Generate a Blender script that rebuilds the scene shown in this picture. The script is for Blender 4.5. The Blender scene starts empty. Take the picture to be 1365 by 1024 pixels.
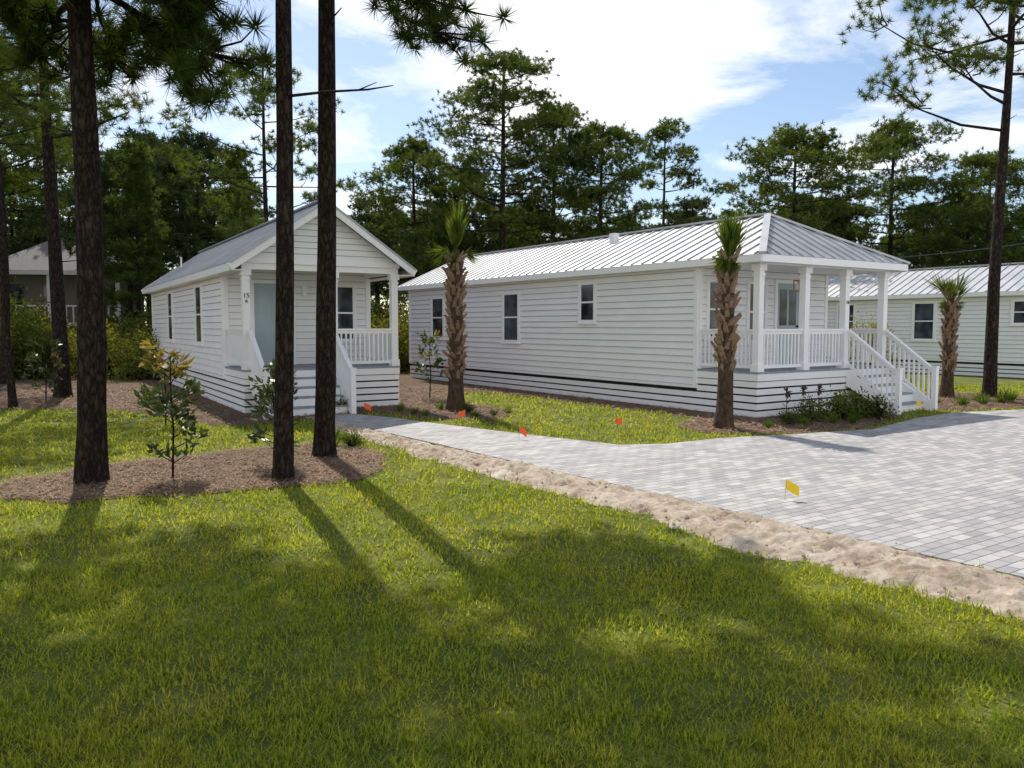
import bpy, math, random
import numpy as np
from mathutils import Vector, Matrix, noise
random.seed(7); rng=np.random.default_rng(7)
scene=bpy.context.scene
scene.view_settings.view_transform='Standard'; scene.view_settings.look='None'; scene.view_settings.exposure=0
R=math.radians
SUN_AZ=-22.4; SUN_EL=50.0
sd=Vector((math.sin(R(SUN_AZ))*math.cos(R(SUN_EL)),math.cos(R(SUN_AZ))*math.cos(R(SUN_EL)),math.sin(R(SUN_EL))))

# ------------------------------------------------------------ materials
def new_mat(name):
    m=bpy.data.materials.new(name); m.use_nodes=True
    nt=m.node_tree; nt.nodes.clear()
    o=nt.nodes.new('ShaderNodeOutputMaterial')
    return m,nt,o
def N(nt,t,**k):
    n=nt.nodes.new(t)
    for a,b in k.items(): setattr(n,a,b)
    return n
def ramp(nt,stops):
    r=nt.nodes.new('ShaderNodeValToRGB'); e=r.color_ramp.elements
    while len(e)<len(stops): e.new(.5)
    for i,(p,c) in enumerate(stops):
        e[i].position=p; e[i].color=(c[0],c[1],c[2],1)
    return r
def coords(nt,kind,stretch=(1,1,1),rot=0):
    if kind=='Pos':
        g=N(nt,'ShaderNodeNewGeometry'); s=g.outputs['Position']
    else:
        g=N(nt,'ShaderNodeTexCoord'); s=g.outputs['Object']
    mp=N(nt,'ShaderNodeMapping'); mp.inputs['Scale'].default_value=stretch
    mp.inputs['Rotation'].default_value=(0,0,rot)
    nt.links.new(s,mp.inputs['Vector']); return mp.outputs['Vector']
def nmat(name,c1,c2,scale=5,rough=.8,bump=0,bscale=20,spec=.3,stretch=(1,1,1),metal=0,kind='Object',c3=None,lo=.35,hi=.65,dist=.05):
    m,nt,o=new_mat(name); L=nt.links.new
    v=coords(nt,kind,stretch)
    n=N(nt,'ShaderNodeTexNoise'); n.inputs['Scale'].default_value=scale; n.inputs['Detail'].default_value=8; n.inputs['Roughness'].default_value=.65
    L(v,n.inputs['Vector'])
    st=[(lo,c1),(hi,c2)] if c3 is None else [(lo,c1),((lo+hi)/2,c2),(hi,c3)]
    r=ramp(nt,st); L(n.outputs['Fac'],r.inputs['Fac'])
    b=N(nt,'ShaderNodeBsdfPrincipled'); b.inputs['Roughness'].default_value=rough
    b.inputs['Specular IOR Level'].default_value=spec; b.inputs['Metallic'].default_value=metal
    L(r.outputs['Color'],b.inputs['Base Color'])
    if bump:
        n2=N(nt,'ShaderNodeTexNoise'); n2.inputs['Scale'].default_value=bscale; n2.inputs['Detail'].default_value=6
        L(v,n2.inputs['Vector'])
        bp=N(nt,'ShaderNodeBump'); bp.inputs['Strength'].default_value=bump; bp.inputs['Distance'].default_value=dist
        L(n2.outputs['Fac'],bp.inputs['Height']); L(bp.outputs['Normal'],b.inputs['Normal'])
    L(b.outputs[0],o.inputs[0]); return m
def leafmat(name,c1,c2,scale=1.5,trans=.45,gloss=.0,tc=1.3,big=None):
    m,nt,o=new_mat(name); L=nt.links.new
    v=coords(nt,'Pos')
    n=N(nt,'ShaderNodeTexNoise'); n.inputs['Scale'].default_value=scale; n.inputs['Detail'].default_value=3
    L(v,n.inputs['Vector'])
    r=ramp(nt,[(.35,c1),(.65,c2)]); L(n.outputs['Fac'],r.inputs['Fac'])
    col=r.outputs['Color']
    if big:
        n3=N(nt,'ShaderNodeTexNoise'); n3.inputs['Scale'].default_value=big[0]; n3.inputs['Detail'].default_value=4; L(v,n3.inputs['Vector'])
        r3=ramp(nt,[(.35,big[1]),(.65,big[2])]); L(n3.outputs['Fac'],r3.inputs['Fac'])
        m3=N(nt,'ShaderNodeMix',data_type='RGBA',blend_type='MULTIPLY'); m3.inputs['Factor'].default_value=1
        L(col,m3.inputs[6]); L(r3.outputs['Color'],m3.inputs[7]); col=m3.outputs[2]
    d=N(nt,'ShaderNodeBsdfDiffuse'); L(col,d.inputs['Color']); out=d.outputs[0]
    if trans:
        t=N(nt,'ShaderNodeBsdfTranslucent')
        mx=N(nt,'ShaderNodeMix',data_type='RGBA',blend_type='MULTIPLY'); mx.inputs['Factor'].default_value=1
        L(col,mx.inputs[6]); mx.inputs[7].default_value=(tc*1.1,tc,tc*.5,1)
        L(mx.outputs[2],t.inputs['Color'])
        ms=N(nt,'ShaderNodeMixShader'); ms.inputs[0].default_value=trans
        L(d.outputs[0],ms.inputs[1]); L(t.outputs[0],ms.inputs[2]); out=ms.outputs[0]
    if gloss:
        g=N(nt,'ShaderNodeBsdfGlossy'); g.inputs['Roughness'].default_value=.35
        g.inputs['Color'].default_value=(.8,.8,.8,1)
        m2=N(nt,'ShaderNodeMixShader'); m2.inputs[0].default_value=gloss
        L(out,m2.inputs[1]); L(g.outputs[0],m2.inputs[2]); out=m2.outputs[0]
    L(out,o.inputs[0]); return m

M_WHITE=nmat('white_painted_siding',(.83,.835,.84),(.885,.885,.885),scale=1.3,rough=.55,bump=.08,bscale=60,stretch=(1,1,3))
M_TRIM=nmat('white_trim_paint',(.87,.87,.875),(.90,.90,.90),scale=2,rough=.45)
M_LAP=nmat('siding_lap_painted_shade',(.25,.27,.30),(.33,.35,.37),scale=2,rough=.9)  # shade under each siding lap, painted as dark grey undersides and strips
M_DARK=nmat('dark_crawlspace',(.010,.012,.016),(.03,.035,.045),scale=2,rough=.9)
M_ROOF=nmat('galvanized_roof_metal',(.42,.43,.44),(.54,.55,.56),scale=1.2,rough=.42,metal=.35,stretch=(1,1,1),spec=.5)
M_ROOFA=nmat('grey_roof_metal',(.32,.34,.38),(.42,.44,.48),scale=1.2,rough=.5,metal=.3,spec=.5)
M_DECK=nmat('deck_boards_grey',(.22,.25,.30),(.32,.36,.41),scale=6,rough=.6)
M_DOOR=nmat('pale_teal_door_paint',(.33,.42,.44),(.38,.47,.49),scale=2,rough=.45)
M_BRASS=nmat('brass_metal',(.5,.25,.10),(.6,.32,.12),scale=4,rough=.3,metal=.9)
M_BLACK=nmat('black_paint',(.01,.01,.012),(.03,.03,.03),scale=4,rough=.5)
M_TAN=nmat('tan_stucco',(.17,.16,.135),(.22,.20,.17),scale=1,rough=.9)
M_TANROOF=nmat('grey_brown_shingle',(.17,.16,.155),(.24,.225,.215),scale=8,rough=.9)
def barkmat(name='pine_bark'):
    m,nt,o=new_mat(name); L=nt.links.new
    v=coords(nt,'Pos',(1,1,.33))
    nz=N(nt,'ShaderNodeTexNoise'); nz.inputs['Scale'].default_value=10; nz.inputs['Detail'].default_value=8; nz.inputs['Roughness'].default_value=.7; L(v,nz.inputs['Vector'])
    ma=N(nt,'ShaderNodeVectorMath',operation='MULTIPLY_ADD'); L(nz.outputs['Color'],ma.inputs[0]); ma.inputs[1].default_value=(.2,.2,.2); L(v,ma.inputs[2])
    vo=N(nt,'ShaderNodeTexVoronoi',feature='DISTANCE_TO_EDGE'); vo.inputs['Scale'].default_value=15; L(ma.outputs[0],vo.inputs['Vector'])
    r=ramp(nt,[(.0,(.009,.007,.006)),(.12,(.040,.031,.026)),(.40,(.090,.068,.055))]); L(vo.outputs['Distance'],r.inputs['Fac'])
    r2=ramp(nt,[(.3,(.6,.6,.64)),(.7,(1.4,1.32,1.22))]); L(nz.outputs['Fac'],r2.inputs['Fac'])
    mx=N(nt,'ShaderNodeMix',data_type='RGBA',blend_type='MULTIPLY'); mx.inputs['Factor'].default_value=1; L(r.outputs['Color'],mx.inputs[6]); L(r2.outputs['Color'],mx.inputs[7])
    b=N(nt,'ShaderNodeBsdfPrincipled'); b.inputs['Roughness'].default_value=.95; b.inputs['Specular IOR Level'].default_value=.15; L(mx.outputs[2],b.inputs['Base Color'])
    h=N(nt,'ShaderNodeMath',operation='MULTIPLY_ADD'); L(nz.outputs['Fac'],h.inputs[0]); h.inputs[1].default_value=.35; L(vo.outputs['Distance'],h.inputs[2])
    bp=N(nt,'ShaderNodeBump'); bp.inputs['Strength'].default_value=1; bp.inputs['Distance'].default_value=.08; L(h.outputs[0],bp.inputs['Height']); L(bp.outputs['Normal'],b.inputs['Normal'])
    L(b.outputs[0],o.inputs[0]); return m
M_BARK=barkmat()
def glassmat():
    m,nt,o=new_mat('window_glass'); L=nt.links.new
    v=coords(nt,'Object'); n=N(nt,'ShaderNodeTexNoise'); n.inputs['Scale'].default_value=1.5; L(v,n.inputs['Vector'])
    r=ramp(nt,[(.4,(.012,.016,.022)),(.65,(.07,.09,.11))]); L(n.outputs['Fac'],r.inputs['Fac'])
    b=N(nt,'ShaderNodeBsdfPrincipled'); b.inputs['Roughness'].default_value=.06; b.inputs['Specular IOR Level'].default_value=.6
    L(r.outputs['Color'],b.inputs['Base Color'])
    n2=N(nt,'ShaderNodeTexNoise'); n2.inputs['Scale'].default_value=1.2; L(v,n2.inputs['Vector'])
    bp=N(nt,'ShaderNodeBump'); bp.inputs['Strength'].default_value=.08; L(n2.outputs['Fac'],bp.inputs['Height']); L(bp.outputs['Normal'],b.inputs['Normal'])
    L(b.outputs[0],o.inputs[0]); return m
M_GLASS=glassmat()

# ------------------------------------------------------------ mesh builders
def link(o,parent=None):
    scene.collection.objects.link(o)
    if parent: o.parent=parent
    return o
def empty(name,loc=(0,0,0),rz=0):
    e=bpy.data.objects.new(name,None); e.location=loc; e.rotation_euler=(0,0,rz); e.empty_display_size=.3
    return link(e)
class MB:
    def __init__(s): s.v=[];s.f=[];s.m=[];s.mats=[]
    def mi(s,mat):
        if mat not in s.mats: s.mats.append(mat)
        return s.mats.index(mat)
    def poly(s,pts,mat):
        b=len(s.v); s.v+=[tuple(p) for p in pts]; s.f.append(tuple(range(b,b+len(pts)))); s.m.append(s.mi(mat))
    def hexa(s,p,mat):
        b=len(s.v); s.v+=[tuple(q) for q in p]; k=s.mi(mat)
        for f in ((0,3,2,1),(4,5,6,7),(0,1,5,4),(1,2,6,5),(2,3,7,6),(3,0,4,7)):
            s.f.append(tuple(b+i for i in f)); s.m.append(k)
    def box(s,x0,x1,y0,y1,z0,z1,mat):
        s.hexa([(x0,y0,z0),(x1,y0,z0),(x1,y1,z0),(x0,y1,z0),(x0,y0,z1),(x1,y0,z1),(x1,y1,z1),(x0,y1,z1)],mat)
    def beam(s,p,q,w,h,mat,up=(0,0,1)):
        p=Vector(p);q=Vector(q);d=(q-p).normalized();u=Vector(up)
        sx=d.cross(u).normalized()*w/2; uz=sx.cross(d).normalized()*h/2
        s.hexa([p-sx-uz,p+sx-uz,q+sx-uz,q-sx-uz,p-sx+uz,p+sx+uz,q+sx+uz,q-sx+uz],mat)
    def wbox(s,W,s0,s1,o0,o1,z0,z1,mat):
        P,d,n=W
        f=lambda a,b,z:(P[0]+d[0]*a+n[0]*b,P[1]+d[1]*a+n[1]*b,z)
        s.hexa([f(s0,o0,z0),f(s1,o0,z0),f(s1,o1,z0),f(s0,o1,z0),f(s0,o0,z1),f(s1,o0,z1),f(s1,o1,z1),f(s0,o1,z1)],mat)
    def siding(s,W,span,z0,z1,e,mat):
        P,d,n=W
        f=lambda a,b,z:(P[0]+d[0]*a+n[0]*b,P[1]+d[1]*a+n[1]*b,z)
        z=z0
        while z<z1-.01:
            zt=min(z+e,z1); a,b=span(z); c,g=span(zt)
            s.poly([f(a,.034,z+.010),f(b,.034,z+.010),f(g,.008,zt),f(c,.008,zt)],mat)
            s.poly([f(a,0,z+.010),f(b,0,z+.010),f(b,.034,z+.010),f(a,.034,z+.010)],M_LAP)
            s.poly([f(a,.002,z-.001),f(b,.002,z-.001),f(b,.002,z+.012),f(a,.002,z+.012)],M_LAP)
            z=zt
    def obj(s,name,parent=None):
        me=bpy.data.meshes.new(name); me.from_pydata(s.v,[],s.f)
        for m in s.mats: me.materials.append(m)
        me.polygons.foreach_set('material_index',s.m); me.update()
        return link(bpy.data.objects.new(name,me),parent)
def tri_mesh(name,v,t,mi,mats,smooth=None):
    v=np.asarray(v,dtype=np.float32); t=np.asarray(t,dtype=np.int32)
    me=bpy.data.meshes.new(name); me.vertices.add(len(v)); me.vertices.foreach_set('co',v.ravel())
    me.loops.add(len(t)*3); me.loops.foreach_set('vertex_index',t.ravel())
    me.polygons.add(len(t)); me.polygons.foreach_set('loop_start',np.arange(len(t),dtype=np.int32)*3)
    for m in mats: me.materials.append(m)
    me.polygons.foreach_set('material_index',np.asarray(mi,dtype=np.int32))
    if smooth is not None: me.polygons.foreach_set('use_smooth',np.asarray(smooth,dtype=bool))
    me.update(calc_edges=True); return me
class TB:
    def __init__(s): s.v=[];s.t=[];s.m=[];s.s=[];s.n=0
    def add(s,v,t,mi,smooth=False):
        v=np.asarray(v,dtype=np.float32).reshape(-1,3); t=np.asarray(t,dtype=np.int32).reshape(-1,3)
        s.v.append(v); s.t.append(t+s.n); s.m.append(np.full(len(t),mi)); s.s.append(np.full(len(t),smooth)); s.n+=len(v)
    def tube(s,pts,rad,ns=8,mi=0,jit=0.0,smooth=True):
        pts=[Vector(p) for p in pts]; V=[]
        for i,p in enumerate(pts):
            d=(pts[min(i+1,len(pts)-1)]-pts[max(i-1,0)]).normalized()
            a=d.cross(Vector((.13,.97,.2))).normalized(); b=d.cross(a).normalized()
            for k in range(ns):
                an=2*math.pi*k/ns; r=rad[i]*(1+(random.uniform(-jit,jit) if jit else 0))
                V.append(p+a*math.cos(an)*r+b*math.sin(an)*r)
        T=[]
        for i in range(len(pts)-1):
            for k in range(ns):
                a=i*ns+k;b=i*ns+(k+1)%ns;c=a+ns;d=b+ns
                T+=[(a,b,d),(a,d,c)]
        s.add([tuple(q) for q in V],T,mi,smooth)
    def needles(s,C,n,length,width,mi,bias=(0,0,.4),spread=1.0):
        C=np.repeat(np.asarray(C,dtype=np.float32).reshape(-1,3),n,axis=0); K=len(C)
        if K==0: return
        d=rng.normal(size=(K,3))*spread; d/=np.linalg.norm(d,axis=1,keepdims=True)/spread+1e-6
        d+=np.asarray(bias); d/=np.linalg.norm(d,axis=1,keepdims=True)+1e-6
        L=length*rng.uniform(.6,1.1,(K,1)); p=np.cross(d,rng.normal(size=(K,3))); p/=np.linalg.norm(p,axis=1,keepdims=True)+1e-6
        b=C+d*L*.08; w=p*width*.5
        V=np.stack([b-w,b+w,C+d*L],axis=1).reshape(-1,3)
        s.add(V,np.arange(K*3).reshape(-1,3),mi)
    def leaves(s,C,D,length,width,mi):
        C=np.asarray(C,dtype=np.float32);D=np.asarray(D,dtype=np.float32);K=len(C)
        D=D/(np.linalg.norm(D,axis=1,keepdims=True)+1e-6)
        L=length*rng.uniform(.7,1.1,(K,1)); p=np.cross(D,rng.normal(size=(K,3))*.5+[0,0,1]); p/=np.linalg.norm(p,axis=1,keepdims=True)+1e-6
        w=p*width*.5
        V=np.stack([C,C+D*L*.45+w,C+D*L,C+D*L*.45-w],axis=1).reshape(-1,3)
        i=np.arange(K)[:,None]*4
        s.add(V,np.concatenate([i+[0,1,2],i+[0,2,3]]),mi)
    def mesh(s,name,mats):
        return tri_mesh(name,np.concatenate(s.v),np.concatenate(s.t),np.concatenate(s.m),mats,np.concatenate(s.s))
def place(me,name,loc=(0,0,0),rz=0,sc=1,parent=None):
    o=bpy.data.objects.new(name,me); o.location=loc; o.rotation_euler=(0,0,rz)
    o.scale=(sc,sc,sc) if not isinstance(sc,tuple) else sc
    return link(o,parent)

# ------------------------------------------------------------ house parts
def window(T,G,W,c,w,z0,z1,casing=.09):
    h=w/2; cz=casing
    T.wbox(W,c-h-cz,c-h,.0,.062,z0-cz,z1+cz,M_TRIM); T.wbox(W,c+h,c+h+cz,.0,.062,z0-cz,z1+cz,M_TRIM)
    T.wbox(W,c-h,c+h,.0,.060,z1,z1+cz,M_TRIM); T.wbox(W,c-h-.13,c+h+.13,.0,.085,z0-cz-.03,z0-cz,M_TRIM); T.wbox(W,c-h,c+h,.0,.060,z0-cz,z0,M_TRIM)
    zm=(z0+z1)/2; T.wbox(W,c-h,c+h,.03,.055,zm-.02,zm+.025,M_TRIM)
    for a in (c-h,c+h-.03): T.wbox(W,a,a+.03,.03,.05,z0,z1,M_TRIM)
    G.wbox(W,c-h,c+h,.0,.040,z0,z1,M_GLASS)
def roof_plane(B,pts,mat,step=.38,rh=.035,rw=.035):
    p=[Vector(q) for q in pts]; B.poly(p,mat)
    e=(p[1]-p[0]); el=e.length; e.normalize()
    n=e.cross(p[2]-p[0]).normalized(); 
    if n.z<0: n=-n
    u=n.cross(e).normalized()
    if u.dot(p[2]-p[0])<0: u=-u
    q=[((a-p[0]).dot(e),(a-p[0]).dot(u)) for a in p]
    s=step*.5
    while s<el:
        ys=[]
        for i in range(len(q)):
            a=q[i];b=q[(i+1)%len(q)]
            if (a[0]-s)*(b[0]-s)<0:
                t=(s-a[0])/(b[0]-a[0]); ys.append(a[1]+t*(b[1]-a[1]))
        if len(ys)>=2 and max(ys)-min(ys)>.05:
            A=p[0]+e*s+u*min(ys); Bq=p[0]+e*s+u*max(ys)
            B.beam(A+n*rh*.5,Bq+n*rh*.5,rw,rh,mat,up=n)
        s+=step
def column(B,x,y,z0,z1,w=.16):
    h=w/2
    B.box(x-h,x+h,y-h,y+h,z0,z1,M_TRIM)
    B.box(x-h-.025,x+h+.025,y-h-.025,y+h+.025,z0,z0+.16,M_TRIM)
    B.box(x-h-.035,x+h+.035,y-h-.035,y+h+.035,z1-.14,z1-.003,M_TRIM)
    B.box(x-h-.018,x+h+.018,y-h-.018,y+h+.018,z1-.24,z1-.20,M_TRIM)
def rail(B,a,b,z0a,z0b,h=.9,post=True):
    a=Vector(a);b=Vector(b); L=(b-a).length
    A=Vector((a.x,a.y,z0a));Bq=Vector((b.x,b.y,z0b))
    B.beam(A+Vector((0,0,h)),Bq+Vector((0,0,h)),.10,.045,M_TRIM)
    B.beam(A+Vector((0,0,h-.06)),Bq+Vector((0,0,h-.06)),.04,.07,M_TRIM)
    B.beam(A+Vector((0,0,.10)),Bq+Vector((0,0,.10)),.04,.07,M_TRIM)
    n=max(2,int(L/.115))
    for i in range(1,n):
        p=A.lerp(Bq,i/n); B.box(p.x-.019,p.x+.019,p.y-.019,p.y+.019,p.z+.12,p.z+h-.09,M_TRIM)
def stairs(B,D,x0,x1,n=5,rise=.2,run=.26,ztop=1.0):
    for i in range(1,n):
        z=ztop-i*rise; y=-(i)*run
        D.box(x0+.04,x1-.04,y-.02,y+run,z-.04,z,M_DECK)
        B.box(x0+.04,x1-.04,y+run-.035,y+run-.02,z+.001,z+rise-.042,M_TRIM)
    B.box(x0+.04,x1-.04,-(n-1)*run-.0,-(n-1)*run+.012,.0,ztop-(n-1)*rise-.042,M_TRIM)
    for x in (x0,x1):
        B.hexa([(x-.03,-.02,ztop-.42),(x+.03,-.02,ztop-.42),(x+.03,-n*run,-.05),(x-.03,-n*run,-.05),
                (x-.03,-.02,ztop-.03),(x+.03,-.02,ztop-.03),(x+.03,-n*run,.12),(x-.03,-n*run,.12)],M_TRIM)
        B.box(x-.055,x+.055,-n*run-.06,-n*run+.05,0,1.02,M_TRIM)
        B.box(x-.07,x+.07,-n*run-.075,-n*run+.065,1.02,1.05,M_TRIM)
        rail(B,(x,-.05,0),(x,-n*run+.02,0),ztop-.02,.06)
def skirt(B,K,W,s0,s1,z0,z1,board=.122,gap=.038):
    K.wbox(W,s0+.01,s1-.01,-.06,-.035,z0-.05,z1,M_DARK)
    z=z0+.02
    while z+board<=z1+.005:
        B.wbox(W,s0,s1,-.02,.004+random.uniform(0,.004),z,z+board,M_TRIM); z+=board+gap
def house(name,loc,rz,w,Ln,pd,ze,zr,hip,cols,stairx,wins,fwins,door,roofm,side_rail=True,gable=False,zs=.62):
    E=empty(name,loc,rz)
    Wl=((0,0),(0,1),(-1,0)); Wr=((w,0),(0,1),(1,0)); Wf=((0,pd),(1,0),(0,-1)); Wb=((0,Ln),(1,0),(0,1)); Wp=((0,0),(1,0),(0,-1))
    wl=MB(); wl.box(0,w,pd,Ln,zs,ze-.02,M_WHITE)
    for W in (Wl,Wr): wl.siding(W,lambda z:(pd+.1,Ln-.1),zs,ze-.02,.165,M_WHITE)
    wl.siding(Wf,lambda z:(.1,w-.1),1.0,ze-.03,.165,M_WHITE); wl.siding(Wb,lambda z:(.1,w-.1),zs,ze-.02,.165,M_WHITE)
    c=w/2; o=.32
    ups=lambda z:(c-(zr-z)/(zr-ze)*(c)+.12,c+(zr-z)/(zr-ze)*c-.12)
    if gable: 
        wl.poly([(0,.0,ze-.02),(w,.0,ze-.02),(c,.0,zr-.02)],M_WHITE); wl.siding(Wp,ups,ze+.0,zr-.12,.14,M_WHITE)
    wl.poly([(0,Ln,ze-.02),(w,Ln,ze-.02),(c,Ln,zr-.02)],M_WHITE)
    wl.obj('walls',E)
    T=MB();G=MB()
    for W in (Wl,Wr):
        for a in (pd-.0,Ln-.1): T.wbox(W,a,a+.1,0,.045,zs,ze-.02,M_TRIM)
        T.wbox(W,pd+.1,Ln-.1,0,.04,ze-.16,ze-.025,M_TRIM); T.wbox(W,pd,Ln,-.01,.05,zs-.07,zs,M_TRIM)
    for a in (0,w-.1): T.wbox(Wf,a,a+.1,0,.045,1.0,ze-.24,M_TRIM); 
    for a in (0,w-.1): T.wbox(Wb,a,a+.1,0,.045,zs,ze-.02,M_TRIM)
    for (s,ww,z0,z1) in wins: window(T,G,Wl,s,ww,z0,z1)
    for (s,ww,z0,z1) in wins: window(T,G,Wr,s,ww,z0,z1)
    for (s,ww,z0,z1) in fwins: window(T,G,Wf,s,ww,z0,z1,.07)
    if door:
        d0,d1,glass=door; T.wbox(Wf,d0-.09,d0,0,.06,1.0,3.14,M_TRIM);T.wbox(Wf,d1,d1+.09,0,.06,1.0,3.14,M_TRIM);T.wbox(Wf,d0,d1,0,.058,3.05,3.14,M_TRIM)
        D=MB(); D.wbox(Wf,d0,d1,0,.038,1.0,3.05,M_DOOR)
        for zz in ((1.15,1.85),(2.0,2.9)):
            for a,b in ((d0+.1,(d0+d1)/2-.04),((d0+d1)/2+.04,d1-.1)):
                if glass and zz[0]>1.9: G.wbox(Wf,a,b,.03,.043,zz[0],zz[1],M_GLASS)
                else:
                    D.wbox(Wf,a,b,.03,.050,zz[0],zz[1],M_DOOR)
        D.wbox(Wf,d1-.08,d1-.04,.03,.09,1.95,2.0,M_BLACK)
        D.obj('door',E)
    zb=ze-.24
    T.box(0,w,.0,.16,zb,ze-.03,M_TRIM); T.box(0,.16,.163,pd-.07,zb,ze-.031,M_TRIM); T.box(w-.16,w,.163,pd-.07,zb,ze-.031,M_TRIM)
    T.obj('trim',E); G.obj('windows',E)
    Rf=MB(); F=MB()
    y0=-o;y1=Ln+o
    slope=(zr-ze)/c; zeo=ze-slope*o+.08; zr2=zr+.08
    if gable:
        roof_plane(Rf,[(-o,y0,zeo),(-o,y1,zeo),(c,y1,zr2),(c,y0,zr2)],roofm); roof_plane(Rf,[(w+o,y0,zeo),(w+o,y1,zeo),(c,y1,zr2),(c,y0,zr2)],roofm)
        Rf.beam((c,y0-.02,zr2+.03),(c,y1+.02,zr2+.03),.26,.04,roofm)
        for sx in (-o,w+o):
            F.beam((sx,y0-.015,zeo-.09),(c,y0-.015,zr2-.09),.03,.17,M_TRIM); Rf.beam((sx,y0-.03,zeo-.0),(c,y0-.03,zr2-.0),.05,.035,roofm)
            F.beam((sx,y1+.015,zeo-.09),(c,y1+.015,zr2-.09),.03,.17,M_TRIM)
    else:
        roof_plane(Rf,[(-o,y0,zeo),(-o,y1,zeo),(c,y1,zr2),(c,hip,zr2)],roofm)
        roof_plane(Rf,[(w+o,y0,zeo),(w+o,y1,zeo),(c,y1,zr2),(c,hip,zr2)],roofm)
        roof_plane(Rf,[(-o,y0,zeo),(w+o,y0,zeo),(c,hip,zr2)],roofm)
        Rf.beam((c,hip,zr2+.03),(c,y1,zr2+.03),.24,.05,roofm)
        for sx in (-o,w+o): Rf.beam((sx,y0,zeo+.02),(c,hip,zr2+.03),.16,.05,roofm)
        F.box(-o+.02,w+o-.02,y0+.005,y0+.03,zeo-.16,zeo-.006,M_TRIM)
        for sx in (-o,w+o): F.beam((sx,y1+.015,zeo-.09),(c,y1+.015,zr2-.09),.03,.17,M_TRIM)
    for sx in (-o,w+o-.025): F.box(sx,sx+.025,y0+.03,y1,zeo-.16,zeo-.006,M_TRIM)
    F.box(-o+.03,w+o-.03,y0+.035,y1-.02,zeo-.15,zeo-.13,M_TRIM) if not gable else (F.box(-o+.03,-.0,y0+.035,y1-.02,zeo-.15,zeo-.13,M_TRIM),F.box(w,w+o-.03,y0+.035,y1-.02,zeo-.15,zeo-.13,M_TRIM),F.box(.17,w-.17,.17,pd-.07,ze-.1,ze-.08,M_TRIM))
    if gable: F.box(-.02,w+.02,-.06,-.003,ze-.10,ze+.02,M_TRIM)
    else:
        Rf.box(c-.75,c-.55,6.6,6.8,zr-.3,zr+.06,M_TRIM); 
    Rf.box(c-1.45,c-1.40,11,11.05,zr-.8,zr-.45,M_TRIM)
    Rf.obj('roof',E); F.obj('fascia',E)
    D=MB(); D.box(-.02,w+.02,-.04,pd-.04,.955,1.0,M_DECK); 
    K=MB();S=MB()
    S.box(-.01,w+.01,-.03,-.0,.80,.953,M_TRIM); S.box(-.012,.0,.003,pd,.80,.953,M_TRIM); S.box(w,w+.012,.003,pd,.80,.953,M_TRIM)
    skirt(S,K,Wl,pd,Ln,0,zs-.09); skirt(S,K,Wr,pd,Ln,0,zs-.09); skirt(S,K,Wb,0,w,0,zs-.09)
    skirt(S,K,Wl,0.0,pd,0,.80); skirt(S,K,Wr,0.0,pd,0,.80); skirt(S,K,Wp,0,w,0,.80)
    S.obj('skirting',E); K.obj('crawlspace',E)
    P=MB()
    for x in cols: column(P,x,.08,1.0,zb)
    x0,x1=stairx
    for a,b in zip(cols[:-1],cols[1:]):
        segs=[(a,b)]
        if a<x1-.3 and b>x0+.3:
            segs=[(a,x0),(x1,b)]
        for p,q in segs:
            if q-p>.35: rail(P,(p+.07,.08,0),(q-.07,.08,0),1.0,1.0); 
    for x in stairx:
        if min(abs(x-cc) for cc in cols)>.2: P.box(x-.055,x+.055,.03,.14,1.0,1.98,M_TRIM)
    if side_rail: 
        rail(P,(.08,.15,0),(.08,pd-.05,0),1.0,1.0); rail(P,(w-.08,.15,0),(w-.08,pd-.05,0),1.0,1.0)
    stairs(P,D,x0+.02,x1-.02)
    P.obj('porch_posts_and_rails',E); D.obj('deck_and_treads',E)
    return E
HA=house('small_white_cottage',(-6.03,18.05,0),R(31),3.75,15,2.0,3.5,4.78,0,[.09,2.12,3.66],(.13,2.10),
  [(5.2,.85,1.55,3.05),(10.4,.85,1.55,3.05)],[(3.0,.62,1.65,3.0)],(.72,1.66,False),M_ROOFA,gable=True,zs=.75)
HB=house('long_white_cottage',(5.26,17.2,0),R(33.8),4.8,16.5,1.72,3.55,4.62,1.75,[.09,1.65,3.15,4.71],(3.16,4.70),
  [(14.2,.8,1.6,2.95),(9.46,.8,1.55,2.95),(5.72,.58,2.15,3.1)],[(.55,.5,1.75,3.0),(2.0,.6,1.65,3.0)],(2.75,3.6,True),M_ROOF)
HC=house('neighbor_white_cottage',(23.75,23.6,0),R(33.8),4.8,20,1.72,3.35,4.4,1.75,[.09,1.65,3.15,4.71],(3.16,4.70),
  [(11.9,.85,1.45,2.9),(8.1,.7,2.1,2.9),(15.5,.8,1.45,2.9)],[(2.0,.6,1.65,3.0)],(2.75,3.6,True),M_ROOF)
def text(s,loc,size,parent):
    cu=bpy.data.curves.new('number_'+s,'FONT'); cu.body=s; cu.size=size; cu.extrude=.004; cu.align_x='CENTER'
    cu.materials.append(M_BLACK)
    o=bpy.data.objects.new('house_number_'+s.lower(),cu); o.location=loc; o.rotation_euler=(R(90),0,0); link(o,parent)
text('15',(.09,-.008,2.62),.15,HA); text('A',(.09,-.008,2.50),.12,HA); text('16',(3.15,-.008,2.5),.13,HB)
lm=MB()
lm.box(.0-.005,.005,-.005,.005,.28,.5,M_BRASS); lm.box(-.09,.09,-.09,.09,.24,.27,M_BRASS); lm.box(-.11,.11,-.11,.11,0,.02,M_BRASS)
for a in (-.08,.08):
    for b in (-.08,.08): lm.box(a-.01,a+.01,b-.01,b+.01,.02,.24,M_BRASS)
lm.box(-.045,.045,-.045,.045,.03,.18,M_TRIM)
lo=lm.obj('porch_lantern',HB); lo.location=(2.4,.8,2.8)
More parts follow.
